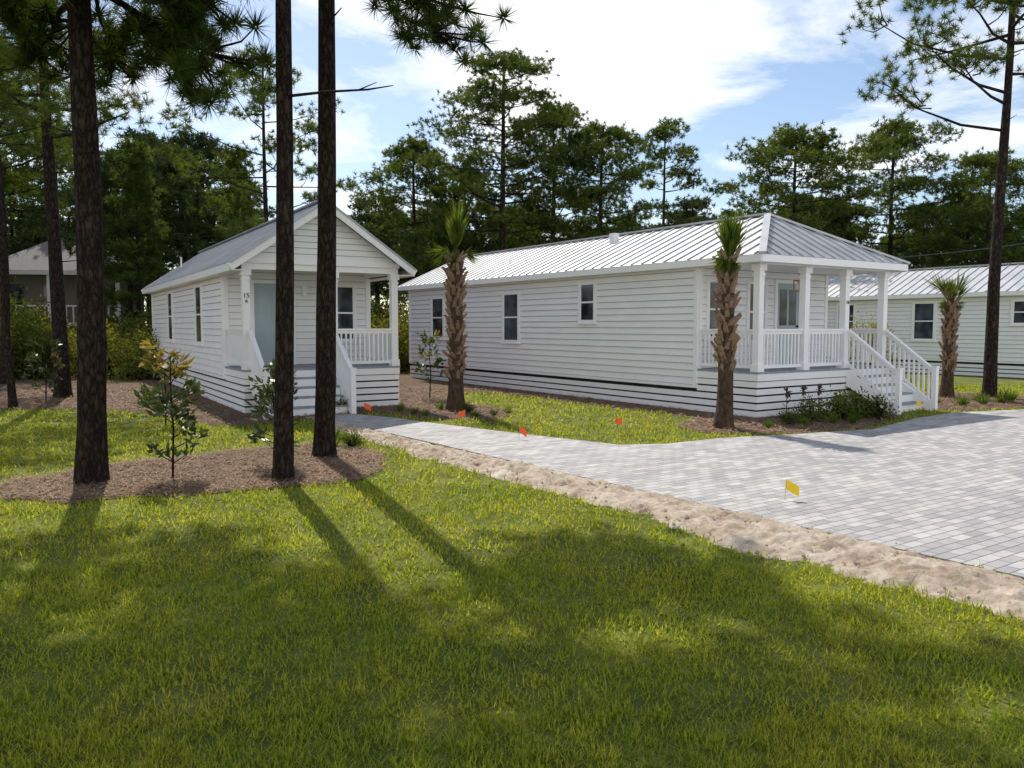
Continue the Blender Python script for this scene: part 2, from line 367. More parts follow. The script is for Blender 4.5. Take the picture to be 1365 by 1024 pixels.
lm=MB(); lm.box(-.05,.05,-.1,0,0,.22,M_TRIM); lm.box(-.07,.07,-.12,0,.22,.25,M_TRIM); q=lm.obj('wall_lamp',HA); q.location=(1.98,1.97,2.75)
E=empty('tan_house',(-25.2,46.5,0),R(10)); b=MB()
b.box(-3.0,3.0,-3,3,0,4.9,M_TAN); 
b.poly([(-3.6,-3.8,4.9),(3.6,-3.8,4.9),(.8,0,7.0),(-.8,0,7.0)],M_TANROOF); b.poly([(3.6,-3.8,4.9),(3.6,3.8,4.9),(.8,0,7.0)],M_TANROOF)
b.poly([(-3.6,-3.8,4.9),(-3.6,3.8,4.9),(-.8,0,7.0)],M_TANROOF); b.poly([(-3.6,3.8,4.9),(3.6,3.8,4.9),(.8,0,7.0),(-.8,0,7.0)],M_TANROOF)
b.box(-3.6,3.6,-3.8,-3.7,4.68,4.89,M_TRIM)
for x in (-2,0,2): b.box(x-.5,x+.5,-3.04,-2.99,2.9,4.2,M_GLASS)
b.box(-3.5,3.5,-3.7,-3.0,2.0,2.15,M_TRIM)
for x in np.arange(-3.4,3.5,.35): b.box(x-.03,x+.03,-3.68,-3.62,2.15,3.0,M_TRIM)
b.box(-3.5,3.5,-3.7,-3.6,3.0,3.08,M_TRIM)
for x in (-3.4,0,3.4): b.box(x-.09,x+.09,-3.72,-3.54,0,4.67,M_TRIM)
b.obj('walls_and_roof',E)

# ------------------------------------------------------------ ground
M_GROUND=nmat('lawn_soil',(.04,.058,.010),(.13,.145,.024),scale=1.2,rough=.95,bump=.6,bscale=40,c3=(.24,.23,.05),kind='Pos',lo=.3,hi=.75)
M_STRAW=nmat('pine_straw',(.06,.034,.022),(.20,.125,.08),scale=9,rough=.95,bump=1,bscale=60,c3=(.33,.23,.16),kind='Pos',lo=.3,hi=.72,stretch=(1,2.2,1))
M_FLOOR=nmat('forest_litter',(.03,.025,.012),(.07,.06,.03),scale=.8,rough=1,bump=.5,bscale=10,kind='Pos')
def sandmat():
    m,nt,o=new_mat('sandy_soil'); L=nt.links.new
    v=coords(nt,'Pos'); n=N(nt,'ShaderNodeTexNoise'); n.inputs['Scale'].default_value=3; n.inputs['Detail'].default_value=12; n.inputs['Roughness'].default_value=.75; L(v,n.inputs['Vector'])
    r=ramp(nt,[(.30,(.22,.155,.11)),(.48,(.46,.375,.285)),(.64,(.64,.56,.47))]); L(n.outputs['Fac'],r.inputs['Fac'])
    b=N(nt,'ShaderNodeBsdfPrincipled'); b.inputs['Roughness'].default_value=1; b.inputs['Specular IOR Level'].default_value=.1; L(r.outputs['Color'],b.inputs['Base Color'])
    n2=N(nt,'ShaderNodeTexNoise'); n2.inputs['Scale'].default_value=18; n2.inputs['Detail'].default_value=10; n2.inputs['Roughness'].default_value=.75; L(v,n2.inputs['Vector'])
    bp=N(nt,'ShaderNodeBump'); bp.inputs['Strength'].default_value=.8; bp.inputs['Distance'].default_value=.04; L(n2.outputs['Fac'],bp.inputs['Height']); L(bp.outputs['Normal'],b.inputs['Normal'])
    L(b.outputs[0],o.inputs[0]); return m
M_SAND=sandmat()
def pavermat():
    m,nt,o=new_mat('concrete_pavers'); L=nt.links.new
    v=coords(nt,'Pos',(1,1,1),R(-33.8))
    br=N(nt,'ShaderNodeTexBrick'); br.offset=.5
    br.inputs['Scale'].default_value=1; br.inputs['Brick Width'].default_value=.24; br.inputs['Row Height'].default_value=.12
    br.inputs['Mortar Size'].default_value=.006; br.inputs['Mortar Smooth'].default_value=.2; br.inputs['Bias'].default_value=.05
    br.inputs['Color1'].default_value=(.48,.47,.465,1); br.inputs['Color2'].default_value=(.30,.295,.30,1); br.inputs['Mortar'].default_value=(.13,.125,.12,1)
    L(v,br.inputs['Vector'])
    n=N(nt,'ShaderNodeTexNoise'); n.inputs['Scale'].default_value=1.6; n.inputs['Detail'].default_value=10; n.inputs['Roughness'].default_value=.7; L(v,n.inputs['Vector'])
    r=ramp(nt,[(.3,(.80,.80,.81)),(.7,(1.15,1.12,1.07))]); L(n.outputs['Fac'],r.inputs['Fac'])
    mx=N(nt,'ShaderNodeMix',data_type='RGBA',blend_type='MULTIPLY'); mx.inputs['Factor'].default_value=1
    L(br.outputs['Color'],mx.inputs[6]); L(r.outputs['Color'],mx.inputs[7])
    b=N(nt,'ShaderNodeBsdfPrincipled'); b.inputs['Roughness'].default_value=.75; L(mx.outputs[2],b.inputs['Base Color'])
    bp=N(nt,'ShaderNodeBump'); bp.inputs['Strength'].default_value=.6; bp.inputs['Distance'].default_value=.01; bp.invert=True
    L(br.outputs['Fac'],bp.inputs['Height']); L(bp.outputs['Normal'],b.inputs['Normal']); L(b.outputs[0],o.inputs[0]); return m
M_PAVER=pavermat()
b=MB(); b.poly([(-900,-200,0),(900,-200,0),(900,1500,0),(-900,1500,0)],M_GROUND); b.obj('ground')
def smooth_poly(p,jit=.0):
    out=[];n=len(p)
    for i in range(n):
        a,b=p[i],p[(i+1)%n]; d=math.dist(a,b); k=max(1,min(40,int(d/.25))) if jit else 1
        for j in range(k):
            t=j/k; x=a[0]+(b[0]-a[0])*t; y=a[1]+(b[1]-a[1])*t
            if jit and d<30:
                nn=noise.noise(Vector((x*1.7,y*1.7,3)))*jit+noise.noise(Vector((x*7,y*7,9)))*jit*.4
                x+=nn; y+=noise.noise(Vector((x*1.7,y*1.7,31)))*jit
            out.append((x,y))
    return out
def sheet(name,p,z,mat,th=0):
    b=MB(); b.poly([(x,y,z) for x,y in p],mat)
    if th:
        for i in range(len(p)):
            a,c=p[i],p[(i+1)%len(p)]; b.poly([(a[0],a[1],z),(c[0],c[1],z),(c[0],c[1],z-th),(a[0],a[1],z-th)],mat)
    return b.obj(name)
island=smooth_poly([(-6.4,9.55),(-6.35,10.4),(-5.9,11.3),(-5.1,12.0),(-4.25,12.8),(-3.33,13.4),(-2.44,12.9),(-1.9,11.9),(-1.8,10.9),(-2.1,10.15),(-2.9,9.7),(-3.9,9.3),(-4.9,9.0),(-5.8,9.1)],jit=.22)
bedA=smooth_poly([(-60,18.5),(-14,18.7),(-12,18.9),(-10,19.2),(-8.5,18.4),(-7.2,17.2),(-6.0,16.0),(-5.3,15.9),(-4.75,16.6),(-3.7,17.9),(-2.8,18.2),(-2.0,17.3),(-1.31,16.9),(-.36,16.9),(.04,18.0),(-.3,19.3),(-1.5,21),(-1.6,23.6),(-.4,23.6),(1.4,21.0),(3.2,18.5),(3.9,17.2),(3.2,15.6),(3.55,14.75),(5.2,14.7),(6.8,15.4),(8.1,16.9),(8.6,17.6),(9.2,20),(0,38.5),(-60,38.5)],jit=.15)
bedC=smooth_poly([(9.9,18.9),(11.2,18.9),(13.8,19.9),(14.6,22.5),(13,24),(11,23),(10.2,21)],jit=.15)
sheet('mulch_island_bed',island,.012,M_STRAW); sheet('pine_straw_bed_ground',bedA,.008,M_STRAW); sheet('mulch_bed_ground',bedC,.010,M_STRAW)
sheet('forest_floor_ground',[(-400,38),(400,46),(400,420),(-400,420)],.004,M_FLOOR)
pav=[(-4.45,17.2),(-3.62,17.85),(-2.6,17.15),(-1.87,16.4),(.24,14.45),(1.81,13.15),(2.6,13.3),(3.63,13.95),(5.19,14.5),(6.9,15.2),(8.5,16.9),(10.0,18.1),(12.5,18.9),(16,21),(40,36),(60,-6),(9.5,-1.6),(4.01,6.17),(-3.56,16.4)]
sheet('paver_driveway',pav,.035,M_PAVER,.05)
up=[(-3.95,16.9),(-3.56,16.37),(-1.06,12.9),(1.14,10.13),(2.49,8.25),(4.01,6.14),(6.5,2.66),(9.0,-.9)]
dn=[(-3.9,16.2),(-3.5,15.4),(-.8,11.2),(.55,9.35),(1.45,8.3),(2.0,6.95),(2.75,6.2),(3.5,5.35),(5.2,2.3),(7.6,-1.5)]
def resample(p,n):
    p=np.array(p); d=np.r_[0,np.cumsum(np.linalg.norm(np.diff(p,axis=0),axis=1))]; t=np.linspace(0,d[-1],n)
    return np.c_[np.interp(t,d,p[:,0]),np.interp(t,d,p[:,1])]
nu,nw=620,34; U=resample(up,nu); Dn=resample(dn,nu)
V=[];Dj=[]
for i in range(nu):
    dx=U[i]-Dn[i]; k=noise.noise(Vector((i*.04,0,5)))*.22+noise.noise(Vector((i*.2,0,8)))*.16+noise.noise(Vector((i*.6,0,2)))*.10
    Dj.append(Dn[i]+dx*k)
    for j in range(nw):
        t=j/(nw-1); p=Dj[i]*(1-t)+U[i]*t
        q=Vector((p[0],p[1],0)); h=.45+noise.noise(q*2.2)*.55+noise.noise(q*5)*.6+noise.noise(q*11)*.5+noise.noise(q*23)*.35
        z=-.012+max(0,min(1,t*6))*.028+ (math.sin(math.pi*min(1,t*.9+.03))**.6)*max(0,h)*.085
        V.append((p[0],p[1],z))
T=[]
for i in range(nu-1):
    for j in range(nw-1):
        a=i*nw+j; T+=[(a,a+1,a+nw+1),(a,a+nw+1,a+nw)]
me=tri_mesh('sand_strip',V,T,np.zeros(len(T)),[M_SAND],np.ones(len(T))); place(me,'sand_path_edge')
sand=[tuple(x) for x in Dj]+[tuple(x) for x in U[::-1]]
tb=TB(); random.seed(3)
for _ in range(2200):
    i=random.randrange(nu); t=random.random()**.8; p=Dj[i]*(1-t)+U[i]*t; p=p+np.array([random.gauss(0,.08),random.gauss(0,.08)]); s=random.uniform(.006,.020)*(1.6 if random.random()<.08 else 1)
    if t>.92: continue
    o8=np.array([(1,0,0),(-1,0,0),(0,1,0),(0,-1,0),(0,0,1),(0,0,-1)])*s*rng.uniform(.6,1.2,(6,1))+[p[0],p[1],.03+s*.4]
    tb.add(o8,[(0,2,4),(2,1,4),(1,3,4),(3,0,4),(2,0,5),(1,2,5),(3,1,5),(0,3,5)],0)
place(tb.mesh('sand_clods',[M_SAND]),'sand_clods')

def pip(x,y,poly):
    r=np.zeros(len(x),bool); n=len(poly)
    for i in range(n):
        x1,y1=poly[i];x2,y2=poly[(i+1)%n]
        if y1==y2: continue
        c=((y1>y)!=(y2>y))&(x<(x2-x1)*(y-y1)/(y2-y1)+x1); r^=c
    return r
M_GRASS=leafmat('grass_blades',(.12,.185,.018),(.42,.43,.080),scale=38,trans=.48,tc=1.65,big=(.9,(.78,.88,.75),(1.15,1.08,1.0)))
tb=TB()
def blades(y0,y1,dens,h,w):
    xm=.72*y1+1.5; n=int((y1-y0)*2*xm*dens); x=rng.uniform(-xm,xm,n); y=rng.uniform(y0,y1,n)
    k=(np.abs(x)<.72*y+1.5)
    jx=x+rng.normal(0,.05,n); jy=y+rng.normal(0,.05,n)
    for p in (island,bedA,bedC,pav,sand): k&=~pip(jx if p is not pav else x,jy if p is not pav else y,p)
    x=x[k];y=y[k]
    cl=np.sin(x*13+3*np.sin(y*7))*np.sin(y*12+2*np.sin(x*9)); q=rng.random(len(x))<.68+.32*cl; x=x[q];y=y[q];cl=cl[q];n=len(x)
    a=rng.uniform(0,2*math.pi,n); l=rng.uniform(.2,1.2,n)*h; hh=h*rng.uniform(.4,1.3,n)*(1+.3*cl); z=np.zeros(n)
    b=a+math.pi/2+rng.normal(0,.5,n)
    P=np.c_[x,y,z]; Wd=np.c_[np.cos(b),np.sin(b),z]*w/2; tip=P+np.c_[np.cos(a)*l,np.sin(a)*l,hh]
    V=np.stack([P-Wd,P+Wd,tip],axis=1).reshape(-1,3); tb.add(V,np.arange(n*3).reshape(-1,3),0)
blades(1.6,4,5400,.06,.0085); blades(4,6.5,2700,.06,.011); blades(6.5,10,1100,.06,.016); blades(10,16,420,.065,.025); blades(16,27,140,.07,.045)
place(tb.mesh('grass_lawn',[M_GRASS]),'grass_lawn')
M_STK=nmat('straw_needles',(.14,.08,.045),(.42,.29,.19),scale=30,rough=.9,kind='Pos')
tb=TB()
def litter(poly,n,x0,x1,y0,y1,ln,w):
    x=rng.uniform(x0,x1,n);y=rng.uniform(y0,y1,n);k=pip(x+rng.normal(0,.09,n),y+rng.normal(0,.09,n),poly);x=x[k];y=y[k];n=len(x)
    a=rng.uniform(0,2*math.pi,n); P=np.c_[x,y,rng.uniform(.013,.045,n)]; D=np.c_[np.cos(a),np.sin(a),rng.uniform(-.05,.3,n)]*ln*rng.uniform(.5,1.2,(n,1)); W=np.c_[-np.sin(a),np.cos(a),np.zeros(n)]*w
    V=np.stack([P-W,P+W,P+D],axis=1).reshape(-1,3); tb.add(V,np.arange(n*3).reshape(-1,3),0)
litter(island,26000,-7,-1.5,8.5,13.8,.18,.006); litter(bedA,36000,-16,9,14.5,26,.22,.012); litter(bedC,4000,9,15,18,24,.2,.01)
place(tb.mesh('straw_litter',[M_STK]),'pine_straw_litter')

# ------------------------------------------------------------ pines
M_NEED=leafmat('pine_needles',(.050,.082,.024),(.125,.165,.042),scale=.9,trans=.4)
M_NEEDF=leafmat('pine_needles_far',(.055,.082,.030),(.12,.15,.050),scale=.5,trans=0)
M_NEEDN=leafmat('pine_needles_near',(.034,.056,.017),(.080,.118,.032),scale=2,trans=.3)
def pine(name,seed,h,cb,rad,nl,r0,per,nn,nlen,nw,cr=.7,flat=.45,lean=(0,0),twigs=False,mat=None,extra=(),conic=False,ns=10,rise=(.0,.45),stubs=0,taper=.75):
    random.seed(seed); tb=TB()
    K=14; pts=[];rr=[]
    wob=[(random.uniform(-1,1),random.uniform(-1,1)) for _ in range(4)]
    def tp(z):
        f=z/h; s=math.sin(f*3.0)*.008*h
        return Vector((lean[0]*z+s*wob[0][0]+math.sin(f*7)*.005*h*wob[1][0],lean[1]*z+s*wob[0][1],z))
    def tr(z): return r0*(1-taper*(z/h))
    for i in range(K+1):
        z=h*i/K; pts.append(tp(z)); rr.append(tr(z))
    pts=[tp(-.1),tp(.0),tp(.18),tp(.5)]+pts[1:]; rr=[r0*1.4,r0*1.25,r0*1.08,r0*1.0]+rr[1:]
    zz=sorted(zip([p.z for p in pts],range(len(pts)))); pts=[pts[i] for _,i in zz]; rr=[rr[i] for _,i in zz]
    tb.tube(pts,rr,ns,0,jit=.05)
    cents=[]
    def limb(z,az,L,up,thick,n_cl=3):
        a=tp(z); d=Vector((math.cos(az),math.sin(az),0)); side=Vector((-d.y,d.x,0))
        c=random.uniform(-.2,.2)*L
        P=[a,a+d*L*.35+Vector((0,0,up*.15))+side*c*.3,a+d*L*.7+Vector((0,0,up*.5))+side*c,a+d*L+Vector((0,0,up))+side*c*.9]
        tb.tube(P,[thick,thick*.75,thick*.5,thick*.25],5,0,jit=.1)
        ends=[P[3]]
        for k in range(n_cl-1):
            t=random.uniform(.45,.95); b=P[1].lerp(P[3],(t-.35)/.65)
            e=b+side*random.choice((-1,1))*L*random.uniform(.15,.38)+Vector((0,0,random.uniform(-.05,.3)*L*.6))+d*L*random.uniform(0,.2)
            tb.tube([b,b.lerp(e,.5)+Vector((0,0,-.04*L)),e],[thick*.45,thick*.35,thick*.15],4,0); ends.append(e)
        for e in ends:
            q=cr*random.uniform(.65,1.15); m=max(2,int(per*random.uniform(.6,1.2)))
            for _ in range(m):
                v=Vector((random.gauss(0,1),random.gauss(0,1),random.gauss(0,1)*flat))*q*.5
                if v.length>q*1.1: v*=.6
                cc=e+v; cents.append(tuple(cc))
                if twigs: tb.tube([e-d*.2,e.lerp(cc,.6)+Vector((0,0,-.05)),cc],[.018,.012,.006],4,0)
    for i in range(nl):
        f=(i+random.uniform(.2,.8))/nl; z=cb+(h*.985-cb)*f
        if conic: prof=(1-f)*.95+.06
        else: prof=max(.2,(math.sin(math.pi*min(1,.28+.68*f)))**.8)
        L=rad*prof*random.uniform(.6,1.12)
        limb(z,i*2.399+random.uniform(-.5,.5),L,L*random.uniform(*rise),max(.02,r0*.30*(1-.6*f)))
    for (z,az,L,up,n_cl) in extra: limb(z,az,L,up,r0*.26,n_cl)
    for k in range(stubs):
        z=random.uniform(cb*.35,cb); az=random.uniform(0,6.28); a=tp(z); l=random.uniform(.15,.7)
        tb.tube([a,a+Vector((math.cos(az),math.sin(az),.1))*l],[.02,.008],4,0)
    tb.needles(cents,nn,nlen,nw,1,bias=(0,0,.35))
    return tb,[M_BARK,mat or M_NEED]
def mk(name,loc,rz=0,**k):
    tb,m=pine(name,**k); return place(tb.mesh(name,m),name,loc,rz)
near=dict(per=12,nn=95,nlen=.30,nw=.014,cr=.78,flat=.5,twigs=True,mat=M_NEEDN,ns=14,taper=.55)
mk('pine_tree',(-5.32,10.05,0),seed=11,h=12.5,cb=6.7,rad=2.5,nl=27,r0=.178,lean=(.014,0),stubs=3,
   extra=[(6.3,.1,1.7,-1.0,4),(6.6,3.3,2.0,-.6,5),(6.0,2.6,1.6,-.4,4),(6.8,-1.2,1.4,-.8,4),(6.2,.9,1.9,-.9,4),(6.4,3.9,1.5,-.7,4),(6.9,-.3,2.1,-1.2,4),(6.6,2.9,2.6,-.9,5),(6.1,.4,1.2,-.5,4),(6.5,1.6,1.6,-.8,4)],**near)
mk('pine_tree',(-2.97,10.3,0),seed=12,h=12.5,cb=8.2,rad=2.1,nl=20,r0=.128,lean=(.022,0),stubs=2,**near)
mk('pine_tree',(-2.85,12.1,0),seed=13,h=15.5,cb=8.5,rad=3.2,nl=32,r0=.158,lean=(.028,0),stubs=2,
   extra=[(7.6,-.25,1.9,-1.5,3),(7.3,-.1,1.5,-.9,3),(7.8,.3,1.7,-1.1,4),(7.5,-.5,1.2,-.5,3)],**near)
tb=TB(); tb.tube([(0,0,0),(.5,.02,.06),(1.0,.0,.08),(1.32,0,.13)],[.02,.016,.012,.006],6,0); tb.tube([(.9,0,.08),(1.1,.1,.2)],[.01,.004],4,0)
place(tb.mesh('dead_branch',[M_BARK]),'dead_pine_branch',(-2.80,10.25,4.85))
mid=dict(per=16,nn=34,nlen=.27,nw=.018,cr=.85,flat=.5,twigs=False,ns=10)
mk('pine_tree',(-12.5,22.3,0),seed=21,h=15,cb=7.0,rad=3.0,nl=28,r0=.21,lean=(-.012,0),stubs=6,**mid)
mk('pine_tree',(-12.1,19.4,0),seed=22,h=11,cb=6.3,rad=1.9,nl=17,r0=.09,lean=(-.03,0),stubs=6,**mid)
mk('pine_tree',(-17.4,27.5,0),seed=23,h=14,cb=7.2,rad=3.0,nl=26,r0=.16,lean=(0,0),stubs=6,**mid)
mk('pine_tree',(13.3,22.3,0),seed=24,h=14.5,cb=9.4,rad=3.0,nl=18,r0=.18,lean=(.012,0),stubs=5,
   extra=[(7.3,2.9,3.1,1.6,6),(8.3,3.3,2.6,1.2,5),(8.8,.2,1.6,.4,4),(9.2,3.0,3.4,1.3,6),(9.6,3.5,2.4,.9,5),(8.0,3.6,1.9,.9,4)],per=12,nn=42,nlen=.24,nw=.018,cr=.65,flat=.5,ns=10)
bgd=dict(per=30,nn=15,nlen=.27,nw=.048,cr=1.0,flat=.40,ns=6)
mk('pine_tree',(-.4,45,0),seed=31,h=16.7,cb=7.0,rad=4.1,nl=48,r0=.24,**bgd)
mk('pine_tree',(9.0,48,0),seed=32,h=13.8,cb=9.6,rad=1.9,nl=14,r0=.14,**{**bgd,'per':20,'cr':.8})
mk('pine_tree',(15.6,45,0),seed=33,h=12.6,cb=7.0,rad=3.6,nl=34,r0=.2,**bgd)
mk('pine_tree',(22.4,48,0),seed=34,h=13.8,cb=6.5,rad=3.6,nl=34,r0=.2,**bgd)
mk('pine_tree',(25.8,44,0),seed=35,h=11.2,cb=5.2,rad=3.2,nl=30,r0=.18,**bgd)
mk('pine_tree',(5.1,46,0),seed=36,h=13.2,cb=5.5,rad=3.2,nl=36,r0=.2,**bgd)
mk('pine_tree',(-5.8,48,0),seed=37,h=12.8,cb=4.5,rad=3.5,nl=38,r0=.2,**bgd)
mk('pine_tree',(2.4,47,0),seed=45,h=14.6,cb=5.5,rad=3.2,nl=36,r0=.2,**bgd)
mk('pine_tree',(-10.6,35,0),seed=38,h=13.4,cb=5.0,rad=3.6,nl=24,r0=.17,**{**bgd,'per':17,'cr':.85,'nlen':.27,'nw':.032,'nn':22})
mk('pine_tree',(-17.5,38,0),seed=39,h=10.6,cb=1.2,rad=2.1,nl=50,r0=.13,conic=True,**{**bgd,'cr':.65,'per':12})
mk('pine_tree',(-13.4,40,0),seed=40,h=10.8,cb=1.2,rad=2.3,nl=52,r0=.13,conic=True,**{**bgd,'cr':.65,'per':12})
mk('pine_tree',(-21,33,0),seed=41,h=13,cb=6.5,rad=3.2,nl=30,r0=.17,**{**bgd,'nw':.034,'nn':20})
FP=empty('distant_forest',(0,0,0))
var=[]
for i in range(5):
    tb,m=pine('v',seed=60+i,h=12,cb=3.4+i*.7,rad=3.0,nl=32,r0=.18,**{**bgd,'per':20,'nn':13,'nw':.07,'nlen':.33,'mat':M_NEEDF}); var.append(tb.mesh('forest_pine_mesh_%d'%i,m))
tb,m=pine('v',seed=70,h=10,cb=.8,rad=2.5,nl=44,r0=.14,conic=True,**{**bgd,'per':13,'cr':.75,'nw':.06,'mat':M_NEEDF}); var.append(tb.mesh('forest_conic_mesh',m))
random.seed(5)
def forest(y0,y1,n,s0,s1):
    for i in range(n):
        y=random.uniform(y0,y1); x=((i+random.random())/n*2-1)*(.74*y+5)
        v=random.choice(var); s=random.uniform(s0,s1)
        place(v,'forest_pine',(x,y,-.05),random.uniform(0,6.28),(s*random.uniform(.9,1.15),s*random.uniform(.9,1.15),s),FP)
forest(50,57,22,.58,.84); forest(58,68,30,.7,1.0); forest(72,90,32,.8,1.15)
for (x,y,s,k) in [(-26.8,36,.95,0),(-29.5,39,1.1,1),(-19.8,42,.9,2),(-33,42,1.15,3),(-36,38,1.1,2),(-9.5,46,.8,5),(-15.5,47,.85,0),(-30,31,.95,5),(30,40,.75,5),(33,46,.9,2),(18.5,52,.85,3),(28,50,.85,0),(-3,52,1.0,1),(-32,52,1.0,0),(-26,55,1.1,2),(-21,52,1.1,4),(-24.0,37.5,.52,5),(-29,52,1.2,1),(-17,44,1.0,3),(-22.5,50,1.15,0),(-23,28,.95,4),(-27.5,33,1.1,2)]:
    place(var[k],'forest_pine',(x,y,-.05),random.uniform(0,6),s,FP)
M_BUSH=leafmat('shrub_leaves',(.08,.10,.02),(.20,.20,.045),scale=.6,trans=.45)
M_BUSHD=leafmat('dark_shrub_leaves',(.055,.08,.02),(.13,.16,.04),scale=.6,trans=.3)
def bush(seed,n,rx,rz,ls,mat):
    random.seed(seed); tb=TB(); C=[]
    for _ in range(26):
        a=random.uniform(0,6.28); r=rx*math.sqrt(random.random())*.8; C.append((math.cos(a)*r,math.sin(a)*r,random.uniform(.15,.9)*rz*(1-.4*(r/rx))))
    C=np.array(C); idx=rng.integers(0,len(C),n); P=C[idx]+rng.normal(size=(n,3))*[rx*.17,rx*.17,rz*.11]; P[:,2]=np.abs(P[:,2])
    tb.leaves(P,rng.normal(size=(n,3))+[0,0,.4],ls,ls*.45,0)
    for c in C[::2]: tb.tube([(0,0,0),(c[0]*.5,c[1]*.5,c[2]*.6),tuple(c)],[.03,.02,.008],4,1)
    return tb.mesh('bush_mesh_%d'%seed,[mat,M_BARK])
bm=[bush(81,3600,1.6,2.4,.15,M_BUSH),bush(82,3600,1.5,2.0,.14,M_BUSHD),bush(83,3400,1.3,2.8,.16,M_BUSHD),bush(84,3600,1.5,1.7,.13,M_BUSH)]
UP=empty('understory_shrubs')
random.seed(9)
for i in range(60):
    x=random.uniform(-34,-12.5); y=random.uniform(29,38)+(-x-12)*.05
    place(random.choice(bm),'shrub_clump',(x,y,-.1),random.uniform(0,6),random.uniform(.95,1.55),UP)
for i in range(64):
    y=random.uniform(41,50); x=random.uniform(-12,38)
    if x>8 and y<46: y+=6
    place(random.choice(bm),'shrub_clump',(x,y,-.1),random.uniform(0,6),random.uniform(1.0,1.8),UP)
for i in range(18):
    place(random.choice(bm),'shrub_clump',(random.uniform(-10,-3.0),random.uniform(33,39),-.1),random.uniform(0,6),random.uniform(.9,1.4),UP)
M_YEL=leafmat('yellow_shrub_leaves',(.16,.17,.02),(.30,.28,.04),scale=2,trans=.4)
place(bush(90,3500,1.0,2.6,.1,M_YEL),'yellow_green_shrub',(13.6,30.5,0),0,1.0)

# ------------------------------------------------------------ palms
M_CORE=nmat('palm_fiber',(.03,.02,.013),(.10,.065,.04),scale=14,rough=.95,bump=.8,bscale=30,stretch=(1,1,.5))
M_BOOT=nmat('palm_boots',(.10,.065,.04),(.28,.19,.125),scale=9,rough=.9,bump=.6,bscale=30,c3=(.21,.15,.105))
M_FROND=leafmat('palm_fronds',(.06,.10,.018),(.14,.19,.035),scale=4,trans=.4)
M_DRY=leafmat('dry_fronds',(.20,.15,.08),(.32,.26,.15),scale=4,trans=.3)
def palm(name,loc,h,r,z0b,z1b,fl,seed,spread=.5,nf=16,out0=1.0):
    random.seed(seed); tb=TB()
    ht=h
    tb.tube([(0,0,-.05),(0,0,.08),(.01,0,.4),(.015,0,.9),(.02,.01,ht*.5),(.03,0,ht*.9),(.03,0,ht)],[r*1.45,r*1.25,r*1.0,r*.9,r*.85,r*.8,r*.4],14,0,jit=.07)
    z=z0b;k=0
    while z<z1b:
        for j in range(5):
            a=k*.63+j*2*math.pi/5+random.uniform(-.15,.15); d=Vector((math.cos(a),math.sin(a),0)); s=Vector((-d.y,d.x,0))
            if random.random()<.10: continue
            rr=r*.80; out=r*random.uniform(.3,.95)*out0; L=random.uniform(.13,.32); tw=s*random.uniform(-.09,.09)
            b=Vector((.02,0,z+random.uniform(-.04,.04))); w=.052
            p0=b+d*rr-s*w;p1=b+d*rr+s*w;p2=b+d*(rr+out)+Vector((0,0,L))+s*w*.5+tw;p3=b+d*(rr+out)+Vector((0,0,L*random.uniform(.75,1)))-s*w*.5+tw
            p4=p0-d*.08+Vector((0,0,.06));p5=p1-d*.08+Vector((0,0,.06)); q2=p2-d*.035+Vector((0,0,.015));q3=p3-d*.035+Vector((0,0,.015))
            tb.add([tuple(x) for x in (p0,p1,p2,p3,p4,p5,q2,q3)],[(0,1,2),(0,2,3),(4,6,5),(4,7,6),(3,2,6),(3,6,7),(0,3,7),(0,7,4),(1,5,6),(1,6,2)],3)
        z+=.15;k+=1
    n=500; a=rng.uniform(0,6.28,n); zz=rng.uniform(z0b,z1b,n); C=np.c_[np.cos(a)*r*.9,np.sin(a)*r*.9,zz]; D=np.c_[np.cos(a),np.sin(a),rng.uniform(-1,1,n)]
    tb.leaves(C,D,.16,.009,3)
    for i in range(nf):
        a=random.uniform(0,6.28); sp=spread*random.uniform(.1,1); L=fl*random.uniform(.5,1.0)
        droop=i%4==0
        d=Vector((math.cos(a)*sp,math.sin(a)*sp,1)).normalized()
        if droop: d=Vector((math.cos(a)*.55,math.sin(a)*.55,.5)).normalized(); L*=.6
        p=Vector((.03,0,ht-.25)); q=p+d*L*.5
        tb.tube([p,q],[.014,.009],4,1)
        n=30; dv=np.array(d)[None,:]*1.0+rng.normal(size=(n,3))*.24
        if droop: dv[:,2]-=rng.uniform(.5,1.9,n)
        tb.leaves(np.repeat(np.array([q]),n,0)-rng.uniform(0,.15,(n,1))*np.array(d),dv,L*.6,.028,1 if random.random()>.1 else 2)
    return place(tb.mesh(name,[M_CORE,M_FROND,M_DRY,M_BOOT]),name,loc)
palm('palm_tree',(-1.33,18.8,0),3.75,.19,.75,3.5,1.45,1,.22,18)
palm('palm_tree',(4.14,15.6,0),3.35,.165,1.1,3.2,1.15,2,.32,24)
palm('palm_tree',(12.1,22.3,0),2.75,.16,.7,2.6,1.1,3,.8,15)

